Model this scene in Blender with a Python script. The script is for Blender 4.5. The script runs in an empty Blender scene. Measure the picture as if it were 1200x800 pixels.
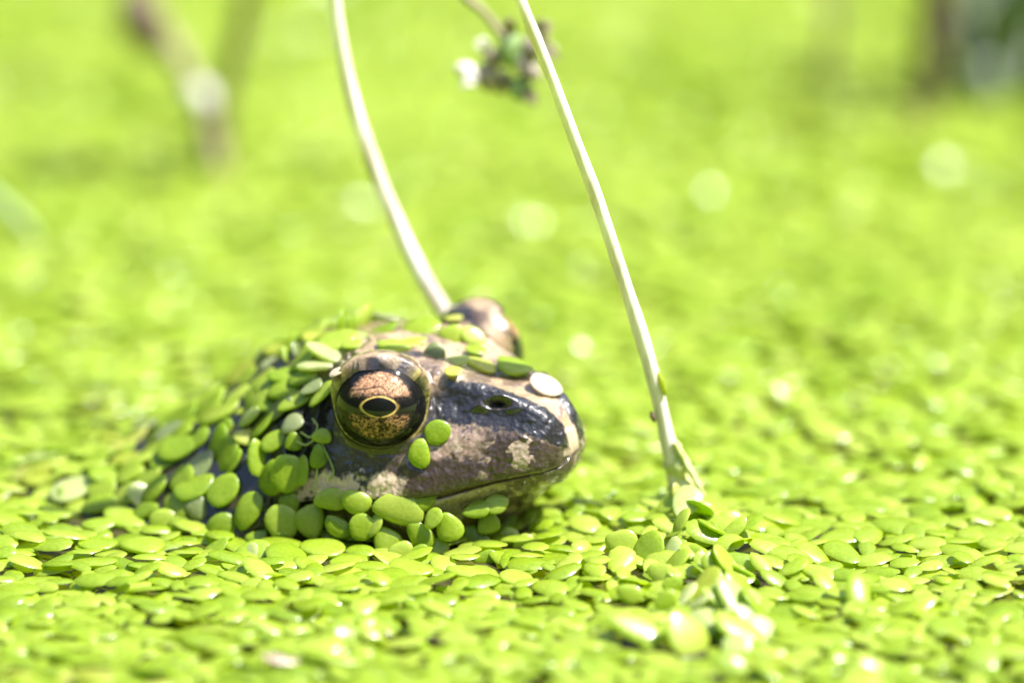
import bpy, bmesh, math, random
import numpy as np
from mathutils import Vector, Matrix
from mathutils.bvhtree import BVHTree

random.seed(7); rng = np.random.default_rng(11)
MM = 0.001                                   # everything below is laid out in millimetres
scene = bpy.context.scene
col = scene.collection
R = math.radians

# ------------------------------------------------------------------ camera, sky, sun, exposure
PITCH = R(19); PXMM = 13.0                    # looking 19 degrees down; 13 photo pixels per mm at the frog's eye
RIGHT = Vector((1, 0, 0)); FWD = Vector((0, math.cos(PITCH), -math.sin(PITCH))); UP = Vector((0, math.sin(PITCH), math.cos(PITCH)))
EYE = Vector((0, 0, 12.4))
AIM = EYE + RIGHT * ((600 - 447) / PXMM) + UP * ((472 - 400) / PXMM)
CAM = AIM - FWD * 1000
cd = bpy.data.cameras.new('camera'); cam = bpy.data.objects.new('camera', cd); col.objects.link(cam)
cam.location = CAM * MM
cam.rotation_euler = (R(90) - PITCH, 0, 0)
cd.sensor_width = 36; cd.lens = 36 * 1000 / (1200 / PXMM)
cd.clip_start = 0.02; cd.clip_end = 200
cd.dof.use_dof = True; cd.dof.focus_distance = 0.995; cd.dof.aperture_fstop = cd.lens / 43.0
scene.camera = cam

SUN_EL, SUN_AZ = R(60), R(95)                 # azimuth to the right of straight behind the frog
SUNV = Vector((math.sin(SUN_AZ) * math.cos(SUN_EL), math.cos(SUN_AZ) * math.cos(SUN_EL), math.sin(SUN_EL)))
world = bpy.data.worlds.new('World'); scene.world = world; world.use_nodes = True
wn = world.node_tree; wn.nodes.clear()
sky = wn.nodes.new('ShaderNodeTexSky'); sky.sky_type = 'NISHITA'; sky.sun_disc = False
sky.sun_elevation = SUN_EL; sky.sun_rotation = SUN_AZ; sky.air_density = 1.0; sky.dust_density = 2.0; sky.ozone_density = 1.0
bg = wn.nodes.new('ShaderNodeBackground'); bg.inputs[1].default_value = 0.12
wo = wn.nodes.new('ShaderNodeOutputWorld')
wn.links.new(sky.outputs[0], bg.inputs[0]); wn.links.new(bg.outputs[0], wo.inputs[0])
sl = bpy.data.lights.new('sun', 'SUN'); sl.energy = 5.0; sl.angle = R(0.5); sl.color = (1.0, 0.975, 0.94)
sun = bpy.data.objects.new('sun', sl); col.objects.link(sun)
sun.rotation_euler = SUNV.to_track_quat('Z', 'Y').to_euler(); sun.location = (0, 0, 2)

scene.view_settings.view_transform = 'Standard'; scene.view_settings.look = 'None'
scene.view_settings.gamma = 1.0; scene.view_settings.use_curve_mapping = False
scene.view_settings.exposure = 1.48
scene.render.engine = 'CYCLES'
scene.cycles.use_denoising = True; scene.cycles.max_bounces = 8; scene.cycles.transparent_max_bounces = 8
scene.cycles.caustics_reflective = False; scene.cycles.caustics_refractive = False
scene.cycles.sample_clamp_indirect = 6

# ------------------------------------------------------------------ helpers
def ray(u, v): return (FWD + RIGHT * ((u - 600) / PXMM / 1000) - UP * ((v - 400) / PXMM / 1000))
def on_z(u, v, z=0.0):
    r = ray(u, v); return CAM + r * ((z - CAM.z) / r.z)
def on_y(u, v, y):
    r = ray(u, v); return CAM + r * ((y - CAM.y) / r.y)
def to_px(p):
    d = Vector(p) - CAM; z = d.dot(FWD); return 600 + d.dot(RIGHT) / z * 1000 * PXMM, 400 - d.dot(UP) / z * 1000 * PXMM

def mesh_from(name, verts, faces, smooth=True):
    me = bpy.data.meshes.new(name)
    me.from_pydata([tuple(Vector(v) * MM) for v in verts], [], faces)
    if smooth: me.polygons.foreach_set('use_smooth', [True] * len(me.polygons))
    me.update(); return me
def link(name, me, mat=None, parent=None, mtx=None):
    o = bpy.data.objects.new(name, me); col.objects.link(o)
    if mat and me is not None and not me.materials: me.materials.append(mat)
    if parent: o.parent = parent
    if mtx is not None: o.matrix_local = mtx
    return o
def tag(o, label=None, cat=None, group=None, kind=None):
    for k, v in (('label', label), ('category', cat), ('group', group), ('kind', kind)):
        if v: o[k] = v
    return o
def empty(name, loc):
    o = bpy.data.objects.new(name, None); col.objects.link(o); o.location = Vector(loc) * MM; o.empty_display_size = 0.002; return o

def catmull(pts, n):
    P = [np.array(p, float) for p in pts]; P = [2 * P[0] - P[1]] + P + [2 * P[-1] - P[-2]]
    out = []
    for i in range(1, len(P) - 2):
        a, b, c, d = P[i - 1], P[i], P[i + 1], P[i + 2]
        for k in range(n):
            t = k / n
            out.append(.5 * (2 * b + (c - a) * t + (2 * a - 5 * b + 4 * c - d) * t * t + (3 * b - a - 3 * c + d) * t ** 3))
    out.append(P[-2]); return out

def tube(pts, radii, seg=12, sub=6, wob=0.0, seed=0, cap=True):
    """swept tube through pts (mm) with a radius at every point"""
    q = catmull([tuple(p) + (r,) for p, r in zip(pts, radii)], sub)
    rr = random.Random(seed); verts = []; faces = []
    prev = None
    for i, s in enumerate(q):
        p = Vector(s[:3]); a = Vector(q[max(i - 1, 0)][:3]); b = Vector(q[min(i + 1, len(q) - 1)][:3])
        t = (b - a).normalized()
        if prev is None: prev = t.orthogonal().normalized()
        n = (prev - t * prev.dot(t)).normalized(); prev = n; bn = t.cross(n)
        for k in range(seg):
            f = 2 * math.pi * k / seg; r = max(s[3], .01) * (1 + wob * (rr.random() - .5)) * (1 + wob * 1.5 * math.sin(i * .55 + seed) * math.sin(i * .21 + 2 * seed))
            verts.append(p + (n * math.cos(f) + bn * math.sin(f)) * r)
    for i in range(len(q) - 1):
        for k in range(seg):
            k2 = (k + 1) % seg
            faces.append((i * seg + k, i * seg + k2, (i + 1) * seg + k2, (i + 1) * seg + k))
    if cap:
        faces.append(tuple(range(seg - 1, -1, -1))); faces.append(tuple((len(q) - 1) * seg + k for k in range(seg)))
    return verts, faces

# --- numpy value noise, for pigment on the frog
def vnoise(p, scale, seed=0):
    p = np.asarray(p, float) * scale; i = np.floor(p).astype(np.int64); f = p - i; f = f * f * (3 - 2 * f)
    def h(x, y, z):
        n = (x * 374761393 + y * 668265263 + z * 2147483647 + seed * 974634777) & 0xffffffff
        n = ((n ^ (n >> 13)) * 1274126177) & 0xffffffff; n = n ^ (n >> 16); return (n & 0xffff) / 65535.0
    x, y, z = i[:, 0], i[:, 1], i[:, 2]; r = 0
    for dx in (0, 1):
        for dy in (0, 1):
            for dz in (0, 1):
                w = (f[:, 0] if dx else 1 - f[:, 0]) * (f[:, 1] if dy else 1 - f[:, 1]) * (f[:, 2] if dz else 1 - f[:, 2])
                r = r + w * h(x + dx, y + dy, z + dz)
    return r
ROT = np.array([[.36, .48, -.8], [-.8, .6, 0], [.48, .64, .6]])
def fbm(p, s, seed=0, o=3):
    p = np.asarray(p, float); p = p + .35 / s * (np.stack([vnoise(p @ ROT, s * 1.3, seed + 50 + k) for k in range(3)], -1) - .5) * 2; r = 0; w = 0
    for k in range(o + 1): p = p @ ROT; r = r + vnoise(p, s * 2.03 ** k, seed + k) * .52 ** k; w += .52 ** k
    return r / w
def sstep(a, b, x): t = np.clip((x - a) / (b - a), 0, 1); return t * t * (3 - 2 * t)

# ------------------------------------------------------------------ materials
def new_mat(name):
    m = bpy.data.materials.new(name); m.use_nodes = True; nt = m.node_tree; nt.nodes.clear()
    out = nt.nodes.new('ShaderNodeOutputMaterial'); return m, nt, out
def N(nt, t, **kw):
    n = nt.nodes.new(t)
    for k, v in kw.items():
        if k in n.inputs: n.inputs[k].default_value = v
        else: setattr(n, k, v)
    return n
def ramp(nt, stops, src):
    r = nt.nodes.new('ShaderNodeValToRGB'); e = r.color_ramp.elements
    while len(e) < len(stops): e.new(.5)
    for x, (p, c) in zip(e, stops): x.position = p; x.color = (*c, 1)
    nt.links.new(src, r.inputs[0]); return r.outputs[0]

def frond_mat(name, c_dark, c_mid, c_pale, trans=0.52):
    m, nt, out = new_mat(name); L = nt.links.new
    geo = N(nt, 'ShaderNodeNewGeometry'); oi = N(nt, 'ShaderNodeObjectInfo')
    a = N(nt, 'ShaderNodeMath', operation='ADD'); L(geo.outputs['Random Per Island'], a.inputs[0]); L(oi.outputs['Random'], a.inputs[1])
    fr = N(nt, 'ShaderNodeMath', operation='FRACT'); L(a.outputs[0], fr.inputs[0])
    n1 = N(nt, 'ShaderNodeTexNoise', Scale=55.0, Detail=3.0); L(geo.outputs['Position'], n1.inputs['Vector'])
    n2 = N(nt, 'ShaderNodeTexNoise', Scale=700.0, Detail=4.0); L(geo.outputs['Position'], n2.inputs['Vector'])
    # island value + large patches + fine mottle -> colour
    s1 = N(nt, 'ShaderNodeMath', operation='MULTIPLY_ADD'); L(n1.outputs[0], s1.inputs[0]); s1.inputs[1].default_value = 0.9; s1.inputs[2].default_value = -0.58
    s2 = N(nt, 'ShaderNodeMath', operation='MULTIPLY_ADD'); L(n2.outputs[0], s2.inputs[0]); s2.inputs[1].default_value = 0.6; L(s1.outputs[0], s2.inputs[2])
    s3 = N(nt, 'ShaderNodeMath', operation='MULTIPLY_ADD'); L(fr.outputs[0], s3.inputs[0]); s3.inputs[1].default_value = 0.8; L(s2.outputs[0], s3.inputs[2])
    n4 = N(nt, 'ShaderNodeTexNoise', Scale=3200.0, Detail=2.0); L(geo.outputs['Position'], n4.inputs['Vector'])
    s4 = N(nt, 'ShaderNodeMath', operation='MULTIPLY_ADD'); L(n4.outputs[0], s4.inputs[0]); s4.inputs[1].default_value = 0.9; s4.inputs[2].default_value = -0.45
    s5 = N(nt, 'ShaderNodeMath', operation='ADD'); L(s4.outputs[0], s5.inputs[0]); L(s3.outputs[0], s5.inputs[1])
    c = ramp(nt, [(0.0, c_dark), (0.5, c_mid), (1.0, c_pale)], s5.outputs[0])
    b = N(nt, 'ShaderNodeBump', Strength=0.35, Distance=0.00012)
    n3 = N(nt, 'ShaderNodeTexNoise', Scale=2600.0, Detail=3.0); L(geo.outputs['Position'], n3.inputs['Vector']); L(n3.outputs[0], b.inputs['Height'])
    p = N(nt, 'ShaderNodeBsdfPrincipled', Roughness=0.42); p.inputs['Coat Weight'].default_value = 0.75; p.inputs['Coat Roughness'].default_value = 0.18
    p.inputs['Specular IOR Level'].default_value = 0.45
    L(c, p.inputs['Base Color']); L(b.outputs[0], p.inputs['Normal']); L(b.outputs[0], p.inputs['Coat Normal'])
    t = N(nt, 'ShaderNodeBsdfTranslucent')
    hs = N(nt, 'ShaderNodeHueSaturation', Saturation=1.1, Value=1.25); L(c, hs.inputs['Color']); L(hs.outputs[0], t.inputs['Color'])
    mx = N(nt, 'ShaderNodeMixShader'); mx.inputs[0].default_value = trans
    L(p.outputs[0], mx.inputs[1]); L(t.outputs[0], mx.inputs[2]); L(mx.outputs[0], out.inputs[0]); return m
M_FROND = frond_mat('frond_green', (0.215, 0.335, 0.012), (0.33, 0.46, 0.022), (0.44, 0.54, 0.07))
M_YELL = frond_mat('frond_yellow', (0.33, 0.40, 0.03), (0.43, 0.49, 0.05), (0.52, 0.55, 0.12))
M_PALE = frond_mat('frond_pale', (0.34, 0.46, 0.09), (0.46, 0.55, 0.16), (0.58, 0.62, 0.30))
M_DULL = frond_mat('frond_dull', (0.13, 0.17, 0.05), (0.19, 0.23, 0.08), (0.25, 0.28, 0.12), .2)
M_DEAD = frond_mat('frond_dead', (0.36, 0.27, 0.17), (0.50, 0.41, 0.30), (0.62, 0.55, 0.46), .2)
MATS = {'g': M_FROND, 'y': M_YELL, 'p': M_PALE, 'd': M_DULL, 'x': M_DEAD}

def plain_mat(name, c1, c2, scale, rough=.6, coat=0.0, bump=.3, stretch=None, bd=0.0002):
    m, nt, out = new_mat(name); L = nt.links.new
    tc = N(nt, 'ShaderNodeTexCoord'); mp = N(nt, 'ShaderNodeMapping'); L(tc.outputs['Object'], mp.inputs[0])
    if stretch: mp.inputs['Scale'].default_value = stretch
    n = N(nt, 'ShaderNodeTexNoise', Scale=scale, Detail=5.0, Roughness=.6); L(mp.outputs[0], n.inputs['Vector'])
    c = ramp(nt, [(.3, c1), (.7, c2)], n.outputs[0])
    b = N(nt, 'ShaderNodeBump', Strength=bump, Distance=bd); L(n.outputs[0], b.inputs['Height'])
    p = N(nt, 'ShaderNodeBsdfPrincipled', Roughness=rough); p.inputs['Coat Weight'].default_value = coat; p.inputs['Coat Roughness'].default_value = .1
    L(c, p.inputs['Base Color']); L(b.outputs[0], p.inputs['Normal']); L(p.outputs[0], out.inputs[0]); return m

# ------------------------------------------------------------------ the frog
HEAD_YAW = R(32); HE = 7.8
FROOT = Vector((HE * math.sin(HEAD_YAW), HE * math.cos(HEAD_YAW), 0))      # water level under the point between the eyes
FH = Vector((math.cos(HEAD_YAW), -math.sin(HEAD_YAW), 0)); FL = Vector((math.sin(HEAD_YAW), math.cos(HEAD_YAW), 0))
# half sections: station along the spine -> nine (half width, height) points, crown to throat
# 0 crown, 1 brow edge, 2 upper cheek, 3 above the lip, 4 upper lip, 5 mouth line, 6 lower lip, 7 jaw, 8 throat
SEC = [
 (15.6, [(0, 9.2), (.35, 9.1), (.6, 8.9), (.75, 8.6), (.8, 8.3), (.7, 7.95), (.7, 7.7), (.4, 7.4), (0, 7.2)]),
 (15.3, [(0, 10.3), (1.2, 10.15), (1.9, 9.6), (2.3, 8.8), (2.3, 7.9), (2.0, 7.4), (1.8, 7.1), (1.1, 6.7), (0, 6.5)]),
 (14.4, [(0, 11.6), (1.9, 11.5), (3.0, 10.6), (3.7, 9.2), (4.0, 7.7), (3.5, 7.1), (3.25, 6.7), (2.2, 5.8), (0, 5.3)]),
 (12.6, [(0, 12.7), (2.5, 12.7), (3.9, 11.5), (4.9, 9.4), (5.4, 7.3), (4.8, 6.7), (4.55, 6.2), (3.3, 4.8), (0, 4.0)]),
 (10.0, [(0, 13.3), (3.1, 13.6), (4.8, 12.0), (6.2, 9.2), (7.1, 6.7), (6.5, 6.0), (6.3, 5.4), (4.9, 3.0), (0, 1.4)]),
 (6.5, [(0, 14.0), (3.9, 14.5), (6.0, 12.5), (7.9, 8.9), (9.2, 5.7), (8.7, 4.9), (8.8, 4.1), (7.6, .8), (0, -2)]),
 (3.0, [(0, 15.1), (4.5, 15.4), (7.3, 12.9), (9.5, 8.7), (10.9, 5.2), (10.45, 4.35), (10.5, 3.5), (9.4, -.6), (0, -4)]),
 (-1, [(0, 16.2), (5.0, 16.0), (8.4, 13.1), (10.8, 8.5), (12.2, 4.8), (11.8, 3.8), (11.8, 2.9), (10.8, -1.5), (0, -5)]),
 (-5, [(0, 16.1), (5.4, 15.4), (9.2, 12.3), (11.8, 7.8), (12.9, 4.2), (12.6, 3.2), (12.5, 2.2), (11.8, -2.4), (0, -6)]),
 (-10, [(0, 15.0), (5.6, 14.1), (9.6, 11.0), (12.4, 6.6), (13.6, 3.0), (13.7, 1.8), (13.6, .6), (12.4, -3.6), (0, -7)]),
 (-15, [(0, 12.6), (5.6, 11.7), (9.8, 8.8), (12.8, 4.8), (14.2, 1.4), (14.3, .2), (14.2, -1), (12.8, -4.6), (0, -8)]),
 (-21, [(0, 8.2), (5.4, 7.4), (9.6, 5.2), (12.8, 2.2), (14.2, -.6), (14.3, -1.8), (14.0, -3), (12.2, -6), (0, -9)]),
 (-27, [(0, 4.2), (5.0, 3.6), (9.0, 2.0), (12.0, -.2), (13.3, -2.6), (13.2, -3.8), (12.8, -4.8), (11, -7.4), (0, -10)]),
 (-34, [(0, 1.7), (4.6, 1.2), (8.0, .1), (10.4, -1.8), (11.2, -4), (11, -5.4), (10.5, -6.4), (9, -9), (0, -11)]),
 (-42, [(0, -.9), (3.4, -1.3), (6.0, -2.4), (7.6, -4), (8, -6), (7.8, -7), (7.4, -8), (6, -10), (0, -12)]),
 (-47, [(0, -5), (1, -5.2), (1.8, -5.6), (2.2, -6.4), (2.4, -7.4), (2.3, -8), (2.2, -8.8), (1.6, -9.8), (0, -10.6)]),
]
def spine(s):
    """world position and left vector at station s (mm ahead of the eyes): the neck bends, the trunk lies across the view"""
    if s >= -4: return FROOT + FH * s, FL
    p = FROOT + FH * -4; t = -4.0; st = .25
    while t > s:
        k = min(1, max(0, (-4 - t) / 14)); k = k * k * (3 - 2 * k); y = R(32 + (4 - 32) * k)
        p = p - Vector((math.cos(y), -math.sin(y), 0)) * st; t -= st
    k = min(1, max(0, (-4 - s) / 14)); k = k * k * (3 - 2 * k); y = R(32 + (4 - 32) * k)
    return p, Vector((math.sin(y), math.cos(y), 0))

def build_frog():
    ss = np.array([s for s, _ in SEC]); tab = np.array([q for _, q in SEC])          # stations x 9 x 2
    # dense stations: fine over the head, coarser behind
    st = np.concatenate([np.linspace(15.6, 15.1, 10)[:-1], np.linspace(15.1, -9, 300)[:-1], np.linspace(-9, -47, 110)])
    # catmull along stations (non-uniform -> use index parameter)
    idx = np.interp(-st, -ss, np.arange(len(ss)))
    P = np.concatenate([[2 * tab[0] - tab[1]], tab, [2 * tab[-1] - tab[-2]]])
    i = np.clip(np.floor(idx).astype(int), 0, len(ss) - 2); t = (idx - i)[:, None, None]
    a, b, c, d = P[i], P[i + 1], P[i + 2], P[i + 3]
    sec = .5 * (2 * b + (c - a) * t + (2 * a - 5 * b + 4 * c - d) * t ** 2 + (3 * b - a - 3 * c + d) * t ** 3)
    # across: param v 0..8 right side, dense
    vv = np.concatenate([np.linspace(0, 6.4, 190)[:-1], np.linspace(6.4, 8, 22)])
    PS = np.concatenate([sec[:, 1:2] * [-1, 1], sec, sec[:, 7:8] * [-1, 1]], axis=1)
    j = np.clip(np.floor(vv).astype(int), 0, 7); t = (vv - j)[None, :, None]
    a, b, c, d = PS[:, j], PS[:, j + 1], PS[:, j + 2], PS[:, j + 3]
    half = .5 * (2 * b + (c - a) * t + (2 * a - 5 * b + 4 * c - d) * t ** 2 + (3 * b - a - 3 * c + d) * t ** 3)
    half[:, :, 0] = np.maximum(half[:, :, 0], 0); half[:, 0, 0] = 0; half[:, -1, 0] = 0
    nv = len(vv); ns = len(st)
    # full ring: right side (fy negative) 0..8 then left side back up
    ring_w = np.concatenate([-half[:, :, 0], half[:, -2:0:-1, 0]], axis=1)
    ring_z = np.concatenate([half[:, :, 1], half[:, -2:0:-1, 1]], axis=1)
    ring_v = np.concatenate([vv, vv[-2:0:-1]]); nr = len(ring_v)
    X = np.repeat(st[:, None], nr, 1); V = np.repeat(ring_v[None, :], ns, 0); side = np.sign(ring_w)
    p = np.stack([X, ring_w, ring_z], -1).reshape(-1, 3); x = X.ravel(); v = V.ravel()
    # approx normals
    g = p.reshape(ns, nr, 3); du = np.gradient(g, axis=0); dv = np.roll(g, -1, 1) - np.roll(g, 1, 1)
    nrm = np.cross(dv, du); nrm /= np.linalg.norm(nrm, axis=2, keepdims=True) + 1e-9
    cen = g.mean(1, keepdims=True); sg = np.sign(((g - cen) * nrm).sum(-1, keepdims=True).mean()); nrm = (nrm * sg).reshape(-1, 3)
    disp = np.zeros(len(p))
    # mouth groove, brow ridge to the nostril, nostrils, cheek unevenness
    head = sstep(-8, -4, x)
    disp -= .32 * np.exp(-((v - 5.0) / .16) ** 2) * head
    disp += .22 * np.exp(-((v - 1.0) / .35) ** 2) * sstep(1, 5, x) * (1 - sstep(13, 15.5, x))
    disp -= .35 * np.exp(-((v - 1.9) / .5) ** 2) * sstep(1, 5, x) * (1 - sstep(10, 15, x))
    jx = (fbm(p, 1.3, 15) - .5) * .5; nd = np.hypot((x - 9.9 + .35 * (v - 1.5) * 3 + jx) / 1.05, (v - 1.45 + .10 * (x - 9.9) + .12 * jx) / .22)
    disp += .20 * np.exp(-((nd - 1.15) / .5) ** 2) * (1 + .8 * np.sin(2.1 * x + 5 * v)) - .75 * np.exp(-(nd / .62) ** 2)
    disp += (fbm(p, .35, 3) - .5) * .7 * sstep(-3, -9, x) + (fbm(p, .9, 5) - .5) * .32 + (fbm(p, 3.2, 9, 2) - .5) * .10
    # ear drum: shallow raised ring behind the eye
    td = np.hypot(x + 7.5, (v - 2.45) * 3.2); disp += .25 * np.exp(-((td - 2.3) / .35) ** 2)
    p = p + nrm * disp[:, None]
    # eyes: lids swell round each ball, and open in front of it
    ER = 4.45; lidmask = np.zeros(len(p)); rim = np.zeros(len(p)); lidup = np.zeros(len(p)); lida = np.zeros(len(p)) + 9; lidang = np.zeros(len(p))
    eyes = []
    for sgn in (-1, 1):
        ec = np.array([0, sgn * HE, EYE.z])
        ax = np.array([math.sin(R(30)) * math.cos(R(14)), sgn * math.cos(R(30)) * math.cos(R(14)), math.sin(R(14))])
        hz = np.cross([0, 0, 1], ax); hz /= np.linalg.norm(hz); upv = np.cross(ax, hz)
        if hz[0] < 0: hz = -hz                                     # forward across the eye
        eyes.append((ec, ax, hz, upv))
        m = (np.sign(p[:, 1]) == sgn) | (np.abs(p[:, 1]) < .01)
        q = p - ec; d = np.linalg.norm(q, axis=1) + 1e-6; dr = q / d[:, None]
        ca = dr @ ax; h = dr @ hz; u = dr @ upv
        ang = np.degrees(np.arccos(np.clip(ca, -1, 1)))
        el = np.hypot(h, u) + 1e-6; ch, cu = h / el, u / el
        ap = 1 / np.sqrt((ch / 67.0) ** 2 + (cu / np.where(cu > 0, 52.0, 57.0)) ** 2) + (vnoise(p, .9, 5) - .5) * 5   # opening, degrees off axis
        rel = ang - ap
        lid_r = ER + .06 + 1.0 * sstep(-.15, .7, cu)
        prof = np.where(rel < 0, ER - .55 + (lid_r - ER + .55) * sstep(-5, 3.5, rel), lid_r - .02 * np.clip(rel - 3.5, 0, 60))
        k = .8 + 1.3 * sstep(.2, -.5, cu); hh = np.clip(.5 + .5 * (d - prof) / k, 0, 1); smax = d * hh + prof * (1 - hh) + k * hh * (1 - hh)
        newd = np.where(rel < 6, prof + (smax - prof) * sstep(2, 6, rel), smax)
        near = m & (d < 9.5) & (ang < 125)
        fall = 1 - sstep(100, 125, ang)
        nd2 = d + (newd - d) * fall
        p = np.where(near[:, None], ec + dr * nd2[:, None], p)
        lidmask = np.where(near, np.maximum(lidmask, (1 - sstep(lid_r + .3, lid_r + 1.6, d)) * (rel > -8)), lidmask)
        lida = np.where(near & (d < 7.5), rel, lida); lidup = np.where(near, cu, lidup); lidang = np.where(near, ch, lidang)
    # ---- pigment (albedo) -------------------------------------------------
    fn = fbm(p, .55, 21); f2 = fbm(p, 1.5, 31); f3 = fbm(p, 4.5, 41, 2)
    TAN = np.array([.40, .29, .175]); PALE = np.array([.62, .48, .35]); BRN = np.array([.080, .050, .037]); DRK = np.array([.013, .012, .015]); OLV = np.array([.10, .085, .045])
    c = TAN[None] * (0.65 + .7 * f2[:, None])
    def mixc(c, colr, w): w = np.clip(w, 0, 1)[:, None]; return c * (1 - w) + np.asarray(colr) * w
    c = mixc(c, BRN * 1.3, sstep(.52, .62, fn) * .75 * (v < 1.6))                         # blotches on the crown
    vj = v + (f2 - .5) * .55 + (f3 - .5) * .25; xj = x + (f2 - .5) * 2.2
    sn = sstep(2.0, 3.5, x)                                                              # snout in front of the eye
    low = 2.75 - .028 * (x - 3) ** 1 * 4
    fcap = sstep(14.9, 15.2, x) * (1 - sstep(.5, 1.1, np.abs(p[:, 1]) + (f2 - .5) * .8))
    up0 = np.clip(1.12 - .075 * (x - 5), .3, 1.12)
    c = mixc(c, DRK, sstep(-.07, .08, v + (f2 - .5) * .3 + (f3 - .5) * .2 - up0) * sn * (1 - sstep(2.25, 2.45, vj)) * (1 - fcap))
    speck = sstep(2.3, 2.5, vj) * (1 - sstep(3.0, 3.25, vj)) * sn * (1 - sstep(8.5, 11.0, xj))
    c = mixc(c, np.array([.33, .225, .175]), speck); c = mixc(c, DRK * 2.2, speck * .8 * sstep(.52, .64, f2 * .6 + f3 * .4))
    c = mixc(c, PALE * .65, speck * sstep(.60, .68, fbm(p, 2.4, 77, 2)))
    lip = np.maximum(sstep(3.0, 3.25, vj), sstep(2.25, 2.45, vj) * sstep(8.5, 10.5, xj)) * (1 - sstep(4.9, 5.1, v)) * sstep(1.0, 3.0, x)
    c = mixc(c, BRN * (0.65), lip)
    spots = sstep(.57, .61, fbm(p, .95, 61, 2)) * sstep(2.2, 2.6, v) * (1 - sstep(3.7, 4.1, v)) * sstep(9, 11, x)
    c = mixc(c, PALE * .65, spots)
    c = mixc(c, PALE, fcap * (1 - sstep(3.2, 3.7, vj)) * .75)      # pale rim round the tip of the snout
    c = mixc(c, PALE * .62, np.exp(-((v - 4.72) / .16) ** 2) * sstep(3, 7, xj) * .95)            # pale line along the upper lip's edge
    jaw = sstep(5.0, 5.2, v) * sstep(-8, -5, x)
    c = mixc(c, BRN * .85, jaw * (1 - sstep(7.6, 8, v)))
    c = mixc(c, PALE * .75, np.exp(-((vj - 5.75) / .30) ** 2) * sstep(0, 3, x) * (1 - sstep(10.5, 12.5, x)) * .85)
    c = mixc(c, PALE * .62, jaw * sstep(.57, .64, fbm(p, .9, 91)) * sstep(9, 11, x) * .9)
    # behind and below the eye: dark mask, pale upper-lip stripe
    back = 1 - sstep(1.6, 3.2, x)
    c = mixc(c, DRK * 1.2, back * sstep(1.25, 1.5, vj) * (1 - sstep(5.4, 6.2, vj)) * sstep(-15, -12, xj))
    c = mixc(c, OLV * .6, back * sstep(2.2, 2.6, vj) * (1 - sstep(3.2, 3.4, vj)) * sstep(-4, -2, x))
    stripe = sstep(3.42, 3.58, vj) * (1 - sstep(4.25, 4.45, vj)) * sstep(-9.5, -7.5, xj) * (1 - sstep(3.2, 4.6, xj))
    c = mixc(c, PALE * 1.08, stripe)
    c = mixc(c, DRK * 1.6, stripe * sstep(.60, .68, fbm(p, 1.0, 55)) )
    # trunk
    tr = sstep(-10, -14, x)
    c = mixc(c, OLV * .45, tr * .95); c = mixc(c, DRK * 1.1, tr * sstep(.40, .52, fn))
    # lids: tan brow with dark scalloped edge, olive sides, yellowish rim
    lw = lidmask * (lida < 38) * (np.abs(x) < 9)
    up = sstep(.1, .45, lidup)
    c = mixc(c, np.array([.030, .022, .015]), lw * (1 - up) * .95 * (1 - sstep(6, 26, lida + (f2 - .5) * 10)))
    c = mixc(c, TAN * .95, lw * up * sstep(2.4, 3.6, lida + (f2 - .5) * 5) * (1 - sstep(24, 36, lida + (f2 - .5) * 14)))
    c = mixc(c, DRK * .9, lw * up * (1 - sstep(2.2, 3.4, lida + (f2 - .5) * 5)) )
    c = mixc(c, BRN, lw * up * sstep(.50, .60, fbm(p, .8, 71)) * .85)
    c = mixc(c, np.array([.50, .40, .12]), lw * sstep(.55, .8, np.abs(lidang)) * np.exp(-((lida - 1.6) / 1.3) ** 2) * .95)
    # nostril
    c = mixc(c, DRK * .5, np.exp(-(nd / .62) ** 2) * 1.2); c = mixc(c, BRN * .5, np.exp(-((nd - .9) / .35) ** 2) * .5)
    c = np.clip(c * .80, .004, .8)
    # ---- to world ----
    W = np.zeros_like(p); cache = {}
    px_ = p.reshape(ns, nr, 3)
    for a_ in range(ns):
        s0 = float(st[a_]); pos, left = spine(s0)
        row = px_[a_]; off = row[:, 0] - s0                      # lids shift points along the head too
        fwd = Vector((left.y, -left.x, 0))
        W[a_ * nr:(a_ + 1) * nr] = np.array(pos)[None] + row[:, 1:2] * np.array(left)[None] + off[:, None] * np.array(fwd)[None] + np.stack([0 * off, 0 * off, row[:, 2]], -1)
    faces = []
    for a_ in range(ns - 1):
        o0 = a_ * nr; o1 = o0 + nr
        for k in range(nr):
            k2 = (k + 1) % nr; faces.append((o0 + k, o1 + k, o1 + k2, o0 + k2))
    faces.append(tuple(range(nr))); faces.append(tuple((ns - 1) * nr + k for k in range(nr - 1, -1, -1)))
    W0 = W - np.array(FROOT)[None]
    me = bpy.data.meshes.new('body'); me.from_pydata((W0 * MM).tolist(), [], faces)
    me.polygons.foreach_set('use_smooth', [True] * len(me.polygons))
    at = me.color_attributes.new('pigment', 'FLOAT_COLOR', 'POINT')
    at.data.foreach_set('color', np.concatenate([c, np.ones((len(c), 1))], 1).astype(np.float32).ravel()); me.update()
    return me, W, faces, eyes, ER, x, v

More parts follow.
